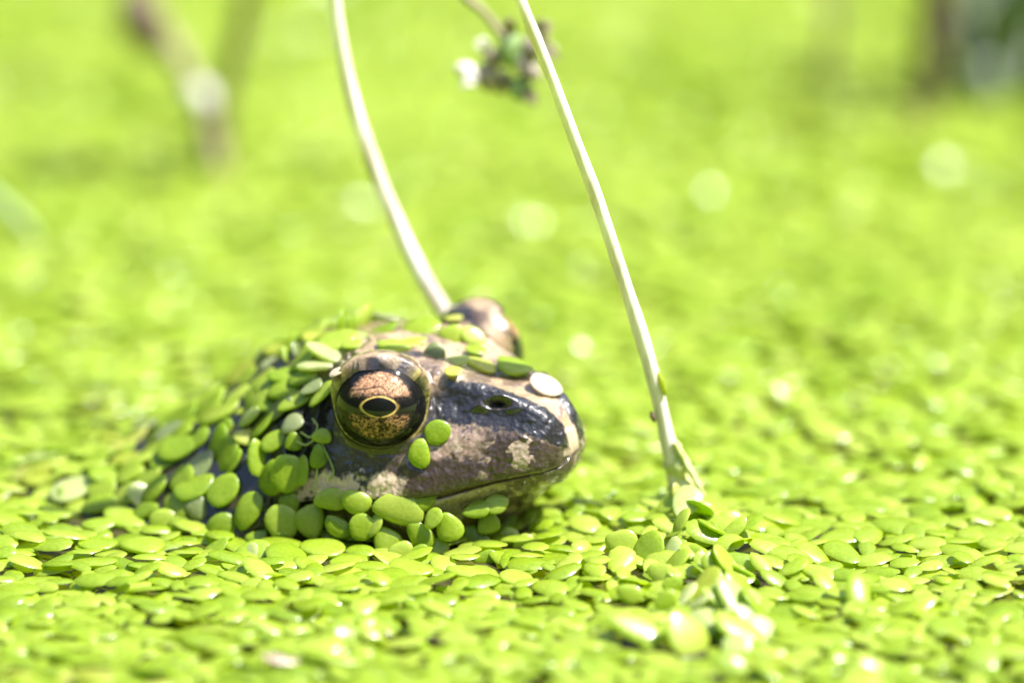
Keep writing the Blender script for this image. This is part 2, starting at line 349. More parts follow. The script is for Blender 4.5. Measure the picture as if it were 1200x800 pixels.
def skin_mat():
    m, nt, out = new_mat('wet_frog_skin'); L = nt.links.new
    at = N(nt, 'ShaderNodeAttribute', attribute_name='pigment'); tc = N(nt, 'ShaderNodeTexCoord')
    n = N(nt, 'ShaderNodeTexNoise', Scale=3800.0, Detail=3.0); L(tc.outputs['Object'], n.inputs['Vector'])
    vo = N(nt, 'ShaderNodeTexVoronoi', Scale=2300.0); L(tc.outputs['Object'], vo.inputs['Vector'])
    mxv = N(nt, 'ShaderNodeMix', data_type='RGBA', blend_type='MULTIPLY'); mxv.inputs[0].default_value = .55
    cr = ramp(nt, [(.3, (.55, .52, .5)), (.7, (1.35, 1.3, 1.25))], n.outputs[0]); L(at.outputs['Color'], mxv.inputs[6]); L(cr, mxv.inputs[7])
    b = N(nt, 'ShaderNodeBump', Strength=.28, Distance=0.0001); L(vo.outputs['Distance'], b.inputs['Height'])
    b2 = N(nt, 'ShaderNodeBump', Strength=.09, Distance=0.0001); L(vo.outputs['Distance'], b2.inputs['Height'])
    p = N(nt, 'ShaderNodeBsdfPrincipled', Roughness=.38); p.inputs['Coat Weight'].default_value = 1.0; p.inputs['Coat Roughness'].default_value = .06; p.inputs['Coat IOR'].default_value = 1.4
    p.inputs['Subsurface Weight'].default_value = .0
    L(mxv.outputs[2], p.inputs['Base Color']); L(b.outputs[0], p.inputs['Normal']); L(b2.outputs[0], p.inputs['Coat Normal']); L(p.outputs[0], out.inputs[0]); return m
def eye_mat():
    m, nt, out = new_mat('iris_under_cornea'); L = nt.links.new
    at = N(nt, 'ShaderNodeAttribute', attribute_name='pigment')
    p = N(nt, 'ShaderNodeBsdfPrincipled', Roughness=.6); p.inputs['Specular IOR Level'].default_value = .05; p.inputs['Coat Weight'].default_value = 1.0; p.inputs['Coat Roughness'].default_value = .03; p.inputs['Coat IOR'].default_value = 1.34
    L(at.outputs['Color'], p.inputs['Base Color']); L(p.outputs[0], out.inputs[0]); return m

me, BW, BF, EYES, ER, BX, BV = build_frog()
frog = empty('frog', FROOT)
tag(frog, 'dark brown frog with gold-ringed eye, head raised out of the duckweed', 'frog')
body = link('body', me, skin_mat(), frog)
bvh = BVHTree.FromPolygons([Vector(w) for w in BW], BF)

def eye_mesh(axis_w, hz_w, up_w):
    nt_, nph = 150, 150; verts = []; cols = []
    th = np.linspace(0, R(115), nt_); ph = np.linspace(0, 2 * math.pi, nph, endpoint=False)
    T, P = np.meshgrid(th, ph, indexing='ij'); T = T.ravel(); P = P.ravel()
    sx, sy, sz = np.sin(T) * np.cos(P), np.sin(T) * np.sin(P), np.cos(T)          # sx forward, sy up
    bulge = 1 + .035 * np.exp(-(T / R(38)) ** 2)
    pos = (np.array(axis_w)[None] * sz[:, None] + np.array(hz_w)[None] * sx[:, None] + np.array(up_w)[None] * sy[:, None]) * ER * bulge[:, None]
    q = np.stack([sx, sy, sz], -1) * 4.4
    x, y = q[:, 0], q[:, 1]; y = y - .05; r = np.hypot(x, y)
    n1 = fbm(q, 2.6, 3); n2 = fbm(np.stack([x * 1.0, y * 1.8, 0 * x], -1), 4.2, 8, 2); n3 = fbm(q, 6.5, 12, 2)
    c = np.full((len(x), 3), .007)
    up = sstep(.7, 1.3, y + (n2 - .5) * .8); lo = sstep(.5, 1.1, -y + (n2 - .5) * .8)
    inner = 1 - sstep(2.55, 2.95, np.hypot(x * .98, y * .94) + (n2 - .5) * .5)
    n5 = fbm(q, 11.0, 19, 2); copper = np.array([.44, .235, .135])[None] * (.10 + 1.25 * sstep(.25, .75, .5 * n3 + .5 * n5)[:, None]); bronze = np.array([.27, .135, .07])[None] * (.15 + 1.3 * sstep(.38, .68, n3)[:, None])
    w = (up * inner)[:, None]; c = c * (1 - w) + copper * w
    w = (lo * inner * sstep(.3, .55, n2 * .5 + n3 * .5) )[:, None]; c = c * (1 - w) + bronze * w
    # midline: dark bar across the pupil level and a notch below
    bar = np.exp(-((y + .05 + .05 * x) / .42) ** 2) * sstep(1.45, 1.75, np.abs(x)); c = c * (1 - .9 * bar[:, None])
    notch = np.exp(-((x - .1 + .06 * y) / .16) ** 2) * (y < -.7); c = c * (1 - .75 * notch[:, None])
    crack = np.exp(-((y - 1.75 - .16 * x + .12 * (n1 - .5)) / .07) ** 2) * (x < .2) * (x > -2.4); c = c * (1 - .8 * crack[:, None])
    c = c * (1 - sstep(2.9, 3.3, r + (n1 - .5) * .5)[:, None] * .93)
    # pupil: horizontal lens with gold rim
    pr = ((np.abs(x) / 1.5) ** 1.75 + (np.abs(y) / .84) ** 1.75) ** (1 / 1.7)
    rimw = np.exp(-((pr - 1.06) / (.045 + .09 * n1)) ** 2) * (1 - .8 * np.exp(-((x - .15) / .14) ** 2) * (y < 0)) * (1 - .7 * sstep(1.2, 1.6, x)); c = c * (1 - rimw[:, None]) + np.array([.60, .40, .12])[None] * (.6 + .7 * n3[:, None]) * rimw[:, None]
    pw = 1 - sstep(.93, 1.0, pr); c = c * (1 - pw[:, None]) + .004 * pw[:, None]
    c = np.clip(c, .003, .8)
    faces = []
    for i in range(1, nt_ - 1):
        for k in range(nph):
            k2 = (k + 1) % nph; faces.append((i * nph + k, i * nph + k2, (i + 1) * nph + k2, (i + 1) * nph + k))
    o = len(pos); pos = np.concatenate([pos, pos[:1]]); c = np.concatenate([c, c[:1]])
    for k in range(nph): faces.append((o, nph + k, nph + (k + 1) % nph))
    me = bpy.data.meshes.new('eye'); me.from_pydata((pos * MM).tolist(), [], faces); me.polygons.foreach_set('use_smooth', [True] * len(me.polygons))
    at = me.color_attributes.new('pigment', 'FLOAT_COLOR', 'POINT'); at.data.foreach_set('color', np.concatenate([c, np.ones((len(c), 1))], 1).astype(np.float32).ravel())
    bm = bmesh.new(); bm.from_mesh(me); bmesh.ops.recalc_face_normals(bm, faces=bm.faces); bm.to_mesh(me); bm.free()
    me.update(); return me
M_EYE = eye_mat()
def head_dir(v): return FH * v[0] + FL * v[1] + Vector((0, 0, v[2]))
for (ec, ax, hz, upv), lab in zip(EYES, ('gold and black eye facing the viewer', 'far eye behind the brow')):
    if (Vector(upv)).z < 0: upv = -upv
    e = link('eye', eye_mesh(head_dir(ax), head_dir(hz), head_dir(upv)), M_EYE, frog)
    e.location = head_dir(ec) * MM

# ------------------------------------------------------------------ the pond and the ground ring added round it
def pond_water():
    m, nt, out = new_mat('dark_pond_water'); L = nt.links.new
    tc = N(nt, 'ShaderNodeTexCoord'); n = N(nt, 'ShaderNodeTexNoise', Scale=120.0, Detail=2.0); L(tc.outputs['Object'], n.inputs['Vector'])
    b = N(nt, 'ShaderNodeBump', Strength=.15, Distance=.0006); L(n.outputs[0], b.inputs['Height'])
    n2 = N(nt, 'ShaderNodeTexNoise', Scale=400.0, Detail=5.0); L(tc.outputs['Object'], n2.inputs['Vector'])
    c = ramp(nt, [(.35, (.012, .010, .006)), (.7, (.05, .042, .018))], n2.outputs[0])
    p = N(nt, 'ShaderNodeBsdfPrincipled', Roughness=.04, IOR=1.33); L(c, p.inputs['Base Color']); L(b.outputs[0], p.inputs['Normal']); L(p.outputs[0], out.inputs[0]); return m
vs = [(2600 * math.cos(2 * math.pi * k / 64), 2600 * math.sin(2 * math.pi * k / 64), 0) for k in range(64)]
tag(link('water', mesh_from('water', vs, [tuple(range(64))], False), pond_water()), kind='structure')
# unseen ring of ground, added so the frog's eye reflects less low sky
prof = [(1500, -400), (1750, -60), (1900, 60), (2300, 330), (2800, 1000), (3500, 1900), (4600, 2300), (9000, 2500), (90000, 2600)]
vs = []; fs = []; K = 96
for i, (r, z) in enumerate(prof):
    for k in range(K):
        f = 2 * math.pi * k / K; w = 1 + .06 * math.sin(3 * f + i) + .04 * math.sin(7 * f + 2 * i)
        vs.append((r * w * math.cos(f), r * w * math.sin(f), z * (1 + .12 * math.sin(5 * f + i))))
for i in range(len(prof) - 1):
    for k in range(K):
        k2 = (k + 1) % K; fs.append((i * K + k, i * K + k2, (i + 1) * K + k2, (i + 1) * K + k))
fs.append(tuple(range(K - 1, -1, -1)))
tag(link('added_bank', mesh_from('added_bank', vs, fs), plain_mat('added_bank_grass', (.008, .014, .004), (.028, .042, .012), 9.0, .9, 0, .8, None, .03)), kind='structure')

# ------------------------------------------------------------------ duckweed
def frond_mesh(seed, seg=18, rings=(.35, .65, .86, .97, 1.0), thick=.088, under=True):
    """one plump oval frond, one unit long, lying flat, its node end at -x"""
    r = random.Random(seed); asp = r.uniform(.56, .80); ob = r.uniform(-.06, .16); skew = r.uniform(-.16, .16); bend = r.uniform(-.14, .16); cup = r.uniform(-.10, .12)
    ph = [r.uniform(0, 6.3) for _ in range(3)]; dent = r.uniform(0, .05)
    V = [(0, 0, 0)]; F = []
    def pt(rho, f, z):
        wob = 1 + .035 * math.sin(2 * f + ph[0]) + .03 * math.sin(3 * f + ph[1]) + .012 * math.sin(5 * f + ph[2])
        x = .5 * math.cos(f) * rho * wob; y = .5 * asp * math.sin(f) * (1 + ob * 2 * x * 2) * rho * wob + skew * (x * x * 4 - .5) * rho * .3
        x += dent * math.exp(-((f - math.pi) / .3) ** 2) * rho
        return (x, y, z + bend * x * x - cup * y * y * 2)
    zt = lambda rho: thick * (.22 + .78 * max(0, 1 - rho ** 3.0) ** .62) * (1 + .12 * math.cos(ph[2]))
    V[0] = (0, 0, zt(0))
    for rho in rings:
        for k in range(seg): V.append(pt(rho, 2 * math.pi * k / seg, zt(rho)))
    for k in range(seg): F.append((0, 1 + k, 1 + (k + 1) % seg))
    for i in range(len(rings) - 1):
        for k in range(seg):
            a = 1 + i * seg; k2 = (k + 1) % seg; F.append((a + k, a + seg + k, a + seg + k2, a + k2))
    if under:
        a = 1 + (len(rings) - 1) * seg; b = len(V)
        for k in range(seg): V.append(pt(.97, 2 * math.pi * k / seg, -thick * .25))
        for k in range(seg):
            k2 = (k + 1) % seg; F.append((a + k, b + k, b + k2, a + k2))
        V.append((0, 0, -thick * .55)); c = len(V) - 1
        for k in range(seg): F.append((b + k, c, b + (k + 1) % seg))
    return np.array(V), F
NV = 10
FR_HI = []
for k in range(NV):
    v, f = frond_mesh(100 + k); FR_HI.append(v)
    FR_F = f
FR_ME = {}
def frond_data(k, mk):
    if (k, mk) not in FR_ME:
        me = mesh_from('frond', FR_HI[k], FR_F); me.materials.append(MATS[mk]); FR_ME[(k, mk)] = me
    return FR_ME[(k, mk)]
FR_LO = [frond_mesh(200 + k, 10, (.6, .92, 1.0), .088, False) for k in range(NV)]

def frame(axis, normal):
    z = Vector(normal).normalized(); x = (Vector(axis) - z * Vector(axis).dot(z)).normalized(); y = z.cross(x)
    return Matrix((x, y, z)).transposed()
def frond_matrix(pos, axis, normal, length, width=None, asp=.67):
    m = frame(axis, normal).to_4x4(); m.translation = Vector(pos)
    w = 1.0 if width is None else width / (asp * length)
    return m @ Matrix.Diagonal((length, length * w, length * max(w, .8), 1))
def mm(m):                                                     # a matrix in mm acting on a mesh already in metres
    r = m.copy(); r.translation = m.translation * MM; return r

# --- every plant is a list of (matrix in mm, variant, material key)
def place_plant(fronds, label, group):
    base = fronds[0][0].translation.copy()
    if len(fronds) == 1:
        m, k, mk = fronds[0]; o = link('duckweed', frond_data(k, mk)); o.matrix_world = mm(m)
    else:
        o = empty('duckweed', base)
        for m, k, mk in fronds:
            c = link('frond', frond_data(k, mk), None, o); q = m.copy(); q.translation = m.translation - base; c.matrix_local = mm(q)
    return tag(o, label, 'duckweed', group)

# --- fronds on and against the frog: (x1, y1, x2, y2, width) end to end, per plant
ON = [
 ('on the frog crown between its eyes', [
  [(463, 395, 517, 376, 27)], [(512, 392, 545, 396, 24), (540, 386, 568, 402, 20)], [(520, 373, 542, 372, 7, 'y')], [(430, 396, 466, 378, 13), (440, 404, 484, 405, 13)],
  [(498, 418, 520, 412, 24, 'd')], [(520, 424, 550, 420, 13, 'p'), (545, 420, 582, 434, 16, 'y')], [(580, 424, 624, 434, 19)], [(520, 436, 542, 434, 10, 'y')], [(470, 402, 500, 398, 12)], [(545, 408, 570, 412, 9)]]),
 ('on the nape behind the frog eye', [
  [(358, 404, 415, 424, 15, 'p')], [(346, 430, 400, 426, 11, 'p')], [(350, 394, 402, 401, 13, 'y')], [(402, 391, 436, 396, 12, 'p'), (400, 405, 425, 402, 9)], [(331, 406, 342, 428, 12), (344, 400, 352, 424, 9, 'd')],
  [(313, 442, 363, 438, 19), (313, 465, 352, 444, 19)], [(326, 480, 366, 458, 20), (352, 462, 378, 446, 12, 'd')], [(364, 476, 390, 446, 13)], [(294, 458, 322, 432, 13)], [(280, 432, 316, 406, 15)], [(302, 432, 328, 418, 10, 'd')], [(385, 440, 402, 432, 10, 'x')]]),
 ('on the sloping back of the frog', [
  [(232, 498, 284, 470, 14)], [(276, 484, 300, 475, 11, 'y'), (298, 480, 324, 472, 14)], [(218, 530, 244, 500, 18)], [(247, 545, 262, 495, 20), (259, 512, 270, 490, 13)], [(258, 553, 275, 510, 20), (267, 556, 281, 525, 12)],
  [(160, 543, 208, 506, 16), (186, 530, 210, 516, 10)], [(182, 505, 232, 478, 22)], [(286, 470, 306, 452, 11)], [(262, 474, 292, 452, 13)], [(280, 452, 300, 432, 11)], [(212, 500, 236, 488, 10)]]),
 ('on the dark wet frog flank', [
  [(273, 510, 307, 515, 17, 'y'), (298, 514, 308, 560, 26)], [(320, 537, 316, 582, 22), (356, 533, 352, 570, 18), (340, 530, 334, 578, 34)], [(344, 506, 344, 528, 20)], [(374, 520, 372, 549, 24), (366, 511, 388, 511, 21)],
  [(330, 508, 354, 485, 16, 'd')], [(202, 582, 252, 560, 24)], [(245, 592, 278, 557, 28)], [(216, 598, 244, 592, 24, 'd')], [(240, 620, 278, 612, 32), (278, 620, 303, 576, 32)], [(200, 615, 223, 612, 24), (178, 600, 208, 624, 36)], [(150, 568, 181, 592, 25, 'p')], [(240, 650, 268, 632, 14)]]),
 ('under the frog jaw', [
  [(326, 588, 352, 588, 20)], [(314, 622, 346, 600, 37), (345, 608, 379, 611, 33)], [(380, 608, 412, 625, 26), (408, 620, 440, 614, 28)], [(368, 586, 408, 584, 31), (402, 582, 432, 592, 32)], [(484, 598, 508, 570, 30), (437, 592, 497, 600, 44)],
  [(478, 612, 507, 640, 30)], [(441, 618, 466, 650, 27), (455, 650, 484, 640, 26)], [(497, 643, 527, 640, 20), (522, 600, 530, 634, 29)], [(598, 595, 582, 637, 34, 'g'), (540, 612, 572, 650, 34, 'g')], [(542, 601, 574, 594, 20), (566, 594, 596, 587, 20)], [(560, 622, 584, 606, 24)], [(584, 640, 606, 620, 26)], [(480, 650, 502, 641, 18)], [(430, 630, 446, 602, 17)], [(556, 658, 582, 648, 20)], [(602, 642, 624, 628, 20)], [(608, 618, 628, 600, 15)], [(500, 618, 516, 596, 17)], [(286, 660, 300, 636, 16, 'p'), (276, 650, 320, 644, 25), (287, 632, 313, 625, 17)]]),
 ('two-lobed green plant stuck to the frog cheek below its eye', [[(497, 512, 528, 500, 25), (492, 513, 492, 548, 30)]]),
 ('withered whitish frond lying on the tip of the frog snout', [[(620, 441, 658, 462, 20, 'x')]]),
]
AT_WATER = [
 ('in the water beside the frog rump', [
  [(108, 567, 162, 552, 28)], [(82, 602, 115, 574, 28)], [(95, 616, 136, 612, 27), (122, 596, 170, 616, 32)], [(46, 628, 85, 618, 24)], [(89, 637, 138, 638, 17)], [(138, 637, 194, 640, 20)], [(68, 586, 100, 560, 14)], [(38, 582, 73, 572, 17)], [(42, 597, 84, 604, 18)]]),
 ('in the sun just outside the jaw shade', [
  [(352, 640, 404, 645, 30)], [(322, 642, 350, 662, 20), (346, 656, 376, 668, 16)], [(404, 644, 440, 646, 26), (386, 662, 424, 656, 20)], [(575, 650, 604, 660, 26), (588, 672, 622, 682, 18)], [(508, 654, 528, 664, 16), (522, 667, 570, 672, 22)], [(450, 660, 512, 672, 26), (431, 680, 480, 673, 24)]]),
]
STEMF = [('on the sheath of the pale stalk', [
  [(790, 602, 812, 576, 20, 'p')], [(808, 588, 838, 612, 26, 'p')], [(780, 614, 800, 596, 17)], [(816, 612, 846, 634, 24)], [(798, 640, 830, 622, 22)], [(760, 630, 786, 612, 20)], [(828, 640, 862, 664, 24, 'p')], [(806, 572, 822, 592, 13)], [(790, 566, 800, 592, 14, 'y')], [(818, 596, 842, 604, 15)], [(796, 614, 822, 606, 18, 'p')], [(770, 600, 790, 584, 14)], [(782, 648, 812, 640, 22)]])]
FOOT = [('in the heap at the pale stalk foot', [
  [(748, 668, 772, 622, 30)], [(708, 632, 748, 640, 28)], [(780, 668, 822, 642, 30), (812, 650, 842, 668, 22)], [(712, 722, 774, 748, 36)], [(783, 716, 822, 768, 36)], [(835, 720, 892, 752, 30)], [(822, 690, 872, 716, 26)], [(770, 712, 790, 694, 26)], [(776, 690, 800, 680, 18)], [(832, 770, 876, 790, 30)], [(722, 690, 752, 700, 26)], [(826, 622, 852, 640, 22)], [(800, 622, 824, 634, 20)]])]

rr = random.Random(5); taken = []                                # taken: (x, y, half length) of fronds on the water
n_ind = 0
def solve_frond(f, kind, order):
    x1, y1, x2, y2, w = f[:5]; mk = f[5] if len(f) > 5 else 'g'
    u, v = (x1 + x2) / 2, (y1 + y2) / 2; r = ray(u, v).normalized(); hit = None
    if kind in ('frog', 'foot'):
        hit, nrm, _, dist = bvh.ray_cast(CAM, r, 2000)
        if hit is None or hit.z < .15: hit = None
    d_im = RIGHT * (x2 - x1) - UP * (y2 - y1); Lp = d_im.length / PXMM; d_im.normalize(); wp = w / PXMM
    back = -r
    side = d_im.cross(back).normalized()                          # in the image plane, across the frond
    if side.z < 0: side = -side
    asp = .67; L = max(Lp, wp * 1.12)
    tilt = math.acos(max(.22, min(1, wp / (asp * L))))
    if kind == 'water' or hit is None:
        z = (.5 if kind == 'water' else .4) + (1.0 if kind == 'foot' else 0)
        p = on_y(u, v, .6) if kind == 'stem' else on_z(u, v, z); k = (.35 if kind == 'foot' else .75)
    else:
        p = hit + back * (.22 + .05 * order + (.5 if u > 530 and v < 604 else 1.5 if u > 530 else 1.0 if v > 600 and u > 300 else 0)); k = 0
    n = back * math.cos(tilt) + side * math.sin(tilt)
    if hit is not None: n = (n * .92 + nrm * .08)
    if kind == 'water': n = (n * (1 - k) + Vector((0, 0, 1)) * k)
    n.normalize()
    ax = d_im - n * d_im.dot(n)
    if kind == 'water':                                           # spread flat on the water so that it keeps its length and direction
        a = on_z(x1, y1, z); b = on_z(x2, y2, z); ax = (b - a); L = min(max(ax.length, 2.4), 4.6)
        taken.append((p.x, p.y, L * .42)); m = frond_matrix(p, ax, n, L, None)
    else:
        m = frond_matrix(p, ax, n, L, max(wp, .42 * L) if tilt < .5 else .64 * L) @ Matrix.Diagonal((1, 1, 1.15 if kind == 'frog' else 1, 1))
        if hit is None and kind != 'stem': taken.append((p.x, p.y, L * .42))
    return (m, rr.randrange(NV), mk)
PLACED = []; TR3 = []
COLW = {'g': 'green', 'y': 'yellow', 'p': 'pale', 'd': 'dull olive', 'x': 'withered tan'}
for table, kind in ((ON, 'frog'), (AT_WATER, 'water'), (FOOT, 'foot'), (STEMF, 'stem')):
    for label, plants in table:
        for i, pl in enumerate(plants):
            fr = [solve_frond(f, kind, (i % 4) + j * 2) for j, f in enumerate(pl)]
            TR3 += [f[0].translation.copy() for f in fr]
            if len(plants) > 1:
                f0 = max(pl, key=lambda f: math.hypot(f[2] - f[0], f[3] - f[1])); ln = math.hypot(f0[2] - f0[0], f0[3] - f0[1]); sl = abs(math.degrees(math.atan2(abs(f0[3] - f0[1]), abs(f0[2] - f0[0]))))
                cw = COLW[f0[5] if len(f0) > 5 else 'g']; shape = 'slender' if f0[4] < .42 * ln else 'round' if f0[4] > .85 * ln else 'oval'; sz = 'large' if ln > 48 else 'small' if ln < 28 else 'mid-sized'
                lean = 'lying level' if sl < 14 else 'standing upright' if sl > 62 else 'slanting'
                nw = ('single frond', 'two-frond plant', 'three-frond plant')[len(pl) - 1]
                lab = f'{sz} {shape} {cw} {nw} {lean} {label}'
            else: lab = label
            PLACED.append(place_plant(fr, lab, label if len(plants) > 1 else None)); n_ind += 1

for P0 in PLACED:                                               # hair roots trailing over the wet skin
    if (P0.location / MM - solve_frond((374, 520, 372, 549, 24), 'frog', 0)[0].translation).length < 1.2:
        for pts in ([(373, 536), (371, 556), (369, 574)], [(377, 520), (386, 538), (391, 553), (385, 562)], [(352, 506), (364, 512), (372, 500), (366, 490)], [(368, 515), (358, 521), (346, 516)]):
            H = []
            for u, v in pts:
                h = bvh.ray_cast(CAM, ray(u, v).normalized(), 2000)[0]; H.append((h if h else on_z(u, v)) - ray(u, v) * .35 - P0.location / MM)
            link('root', mesh_from('root', *tube(H, [.09] * len(H), 6, 5)), M_PALE, P0)
        break
rg = random.Random(41); foot = on_z(803, 630); tail = on_z(862, 748)
for k in range(34):                                             # weed pushed up round the stalk and trailing off from it
    f = (k / 33) ** .8; c = foot.lerp(tail, f); hgt = 4.2 * (1 - f) ** 1.3 + 1.0; rad = 2.2 + 2.0 * f
    an = rg.uniform(-math.pi, .35 * math.pi); t_ = rg.random() ** .7; out_ = Vector((math.cos(an), math.sin(an), 0))
    p = c + out_ * (.7 + rad * t_) + Vector((0, 0, hgt * (1 - t_ * .8) + .2)); n = (out_ * rg.uniform(.5, 1.1) + Vector((0, 0, .8))).normalized()
    ax = (out_ * -1 + Vector((rg.gauss(0, .6), rg.gauss(0, .6), 1.0))); mk = rg.choices('gpy', (62, 30, 8))[0]; L = rg.uniform(2.8, 4.3)
    fr = [(frond_matrix(p, ax, n, L), rg.randrange(NV), mk)]
    lab = ('small ' if L < 3.5 else 'larger ') + COLW[mk] + (' frond pushed up against the pale stalk foot' if f < .45 else ' wet frond in the ridge trailing from the stalk foot'); place_plant(fr, lab, lab); n_ind += 1
rg = random.Random(77); cen3 = [c for c in TR3]
okv = np.where((BX < -7) & (BX > -40) & (BW[:, 2] > .4) & (BV < 3.6))[0]; nfill = 0
for _ in range(4000):
    if nfill >= 125: break
    i = int(okv[rg.randrange(len(okv))]); p = Vector(BW[i]); top = BV[i] < 2.0
    if not top and BX[i] > -18 and rg.random() < .9: continue
    if any((p - c).length < (1.6 if top and BX[i] > -20 else 2.0 if BX[i] > -22 else 1.5) for c in cen3): continue
    loc, nrm, _, _ = bvh.find_nearest(p)
    if nrm.z < -.2: continue
    cen3.append(p); L = rg.uniform(2.8, 4.2)
    t_ = Vector((-1, rg.uniform(-.5, .5), -.7)); n = (nrm + Vector((rg.gauss(0, .12), rg.gauss(-.05, .12), .1))).normalized(); mk = rg.choices('gypd', (70, 10, 10, 10))[0]
    fr = [(frond_matrix(p + nrm * (.25 + .25 * rg.random()), t_, n, L), rg.randrange(NV), mk)]
    lab = ('small ' if L < 3.4 else 'longer ') + COLW[mk] + ' frond tucked among the others on the frog ' + ('neck' if BX[i] > -11 else 'sloping mid-back' if BX[i] > -22 else 'low rump') + (' ridge' if top else ' side'); place_plant(fr, lab, lab); nfill += 1; n_ind += 1

# --- the floating mat: plants of one to three fronds, packed over the water round the frog
def inside_frog(x, y, z=.2):
    h = bvh.ray_cast(Vector((x, y, z)), Vector((0, 0, 1)), 60)
    return h[0] is not None and h[1].z > 0
def mat_height(x, y): return .55 * math.sin(x * .11 + 1.3 * math.sin(y * .05)) * math.sin(y * .083 + .7) + .35 * math.sin(x * .31 + y * .27) + 2.6 * math.exp(-((x - 29) / 7.5) ** 2 - ((y + 8) / 10) ** 2)
cell = 4.0; grid = {}
def near(x, y, rad):
    cx, cy = int(math.floor(x / cell)), int(math.floor(y / cell))
    for i in (-2, -1, 0, 1, 2):
        for j in (-2, -1, 0, 1, 2):
            for (a, b, r) in grid.get((cx + i, cy + j), ()):
                if (a - x) ** 2 + (b - y) ** 2 < (rad + r) ** 2: return True
    return False
def put(x, y, r): grid.setdefault((int(math.floor(x / cell)), int(math.floor(y / cell))), []).append((x, y, r))
for t in taken: put(*t)
def half_w(y): return 62 + .10 * max(y, 0) + .08 * max(-y, 0)
Y0, Y1 = -75, 330
MATP = []
def cluster(x, y, th, L, rg):
    out = [(x, y, th, L)]
    n = rg.choices((0, 1, 2), (25, 45, 30))[0]; s0 = rg.choice((-1, 1))
    bx, by = x - math.cos(th) * L * .42, y - math.sin(th) * L * .42            # the node
    for j in range(n):
        a = th + math.pi + s0 * (1 if j == 0 else -1) * R(rg.uniform(25, 75)) ; l = L * rg.uniform(.62, .95)
        out.append((bx + math.cos(a) * l * .40, by + math.sin(a) * l * .40, a, l))
    return out
def fill(n_try, spacing, zlo, zhi, size, store, tiltsd):
    rg = random.Random(int(spacing * 1000))
    for _ in range(n_try):
        y = Y0 + (Y1 - Y0) * rg.random(); hw = half_w(y); x = 10.5 + hw * (2 * rg.random() - 1)
        k_ = 1 / (1 + math.exp(-(x - 14) / 5)); th = rg.uniform(-.45, .45) + (math.pi if rg.random() < .25 else 0) + (rg.uniform(-1.2, 1.2) if rg.random() < .35 else 0) - .1 - .5 * k_
        L = rg.uniform(*size); cl = cluster(x, y, th, L, rg); ok = []
        if near(x, y, L * spacing) or inside_frog(x, y): continue
        if -34 < x < 16 and -14 < y < 24 and (bvh.find_nearest(Vector((x, y, 0)))[3] or 99) < 2.8 and rg.random() < (.8 if x < 2 else .5): continue
        for c in cl:
            if (c is cl[0]) or not (near(c[0], c[1], c[3] * spacing * .8) or inside_frog(c[0], c[1])): ok.append(c)
        for c in ok: put(c[0], c[1], c[3] * spacing)
        fr = []; glint = rg.random() < (.006 if y > 28 else .006)
        for c in ok:
            z = mat_height(c[0], c[1]) * .8 + rg.uniform(zlo, zhi)
            hp = math.exp(-((c[0] - 29) / 8) ** 2 - ((c[1] + 8) / 11) ** 2); sd = tiltsd * (1 + 1.6 * hp); n = Vector((rg.gauss(.12 * hp, sd) - .10 * math.cos(c[2]), rg.gauss(-.05 - .35 * hp, sd) - .10 * math.sin(c[2]), 1))
            if glint: n = Vector((.42 + rg.gauss(0, .08), -.83 + rg.gauss(0, .08), 1)); z += .6
            fr.append((frond_matrix((c[0], c[1], max(z, .05)), (math.cos(c[2]), math.sin(c[2]), 0), n, c[3], c[3] * rg.uniform(.56, .74)), rg.randrange(NV)))
        store.append((x, y, fr))
fill(80000, .275, .25, 1.05, (2.6, 4.6), MATP, .16)
UNDER = []; grid.clear()
fill(50000, .33, -.05, .30, (3.2, 4.6), UNDER, .08)

cand = []
for i, (x, y, fr) in enumerate(MATP):
    u, v = to_px((x, y, .5))
    if 0 < u < 1200 and 0 < v < 812: cand.append((y, i, u, v))
cand.sort(); single = {i: (u, v) for _, i, u, v in cand[:max(0, 330 - n_ind)]}
def mat_label(u, v, nf, mk, sz):
    who = sz + ' ' + COLW[mk] + (' single-frond duckweed', ' two-frond duckweed', ' three-frond duckweed')[nf - 1]
    if u > 690 and u < 900: w = 'in front of the tall pale stalk foot'
    elif u >= 900: w = 'in the flat open mat beyond the stalk foot'
    elif u > 430: w = 'in the mat before the frog chin'
    elif u > 200: w = 'in the mat before the frog shoulder'
    else: w = 'in the mat before the frog rump'
    return f'{who} floating {w}'
stuffV, stuffF, base = [], [], 0
stuffU = []
def bake(fr, lo=True):
    global base
    for m, k in fr:
        V, F = FR_LO[k]; A = np.array(m)
        stuffV.append(V @ A[:3, :3].T + A[:3, 3]); stuffF.extend([tuple(a + base for a in f) for f in F]); base += len(V)
rm = random.Random(3)
for i, (x, y, fr) in enumerate(MATP):
    if i in single:
        u, v = single[i]; q = rm.random(); mk = 'y' if q < .07 else 'p' if q < .13 else 'x' if q < .15 else 'g'
        l0 = fr[0][0].to_scale()[0]; lab = mat_label(u, v, len(fr), mk, 'large' if l0 > 4.3 else 'small' if l0 < 3.6 else 'mid-sized')
        place_plant([(m, k, mk) for m, k in fr], lab, lab)
    else: bake(fr)
for x, y, fr in UNDER: bake(fr)
me = bpy.data.meshes.new('duckweed_mat'); me.from_pydata((np.concatenate(stuffV) * MM).tolist(), [], stuffF); me.polygons.foreach_set('use_smooth', [True] * len(me.polygons))
tag(link('duckweed_mat', me, M_FROND), 'bright green mat of floating duckweed covering the pond', 'duckweed', kind='stuff')
print('individual plants', n_ind + len(single), 'mat tris ~', len(stuffF))
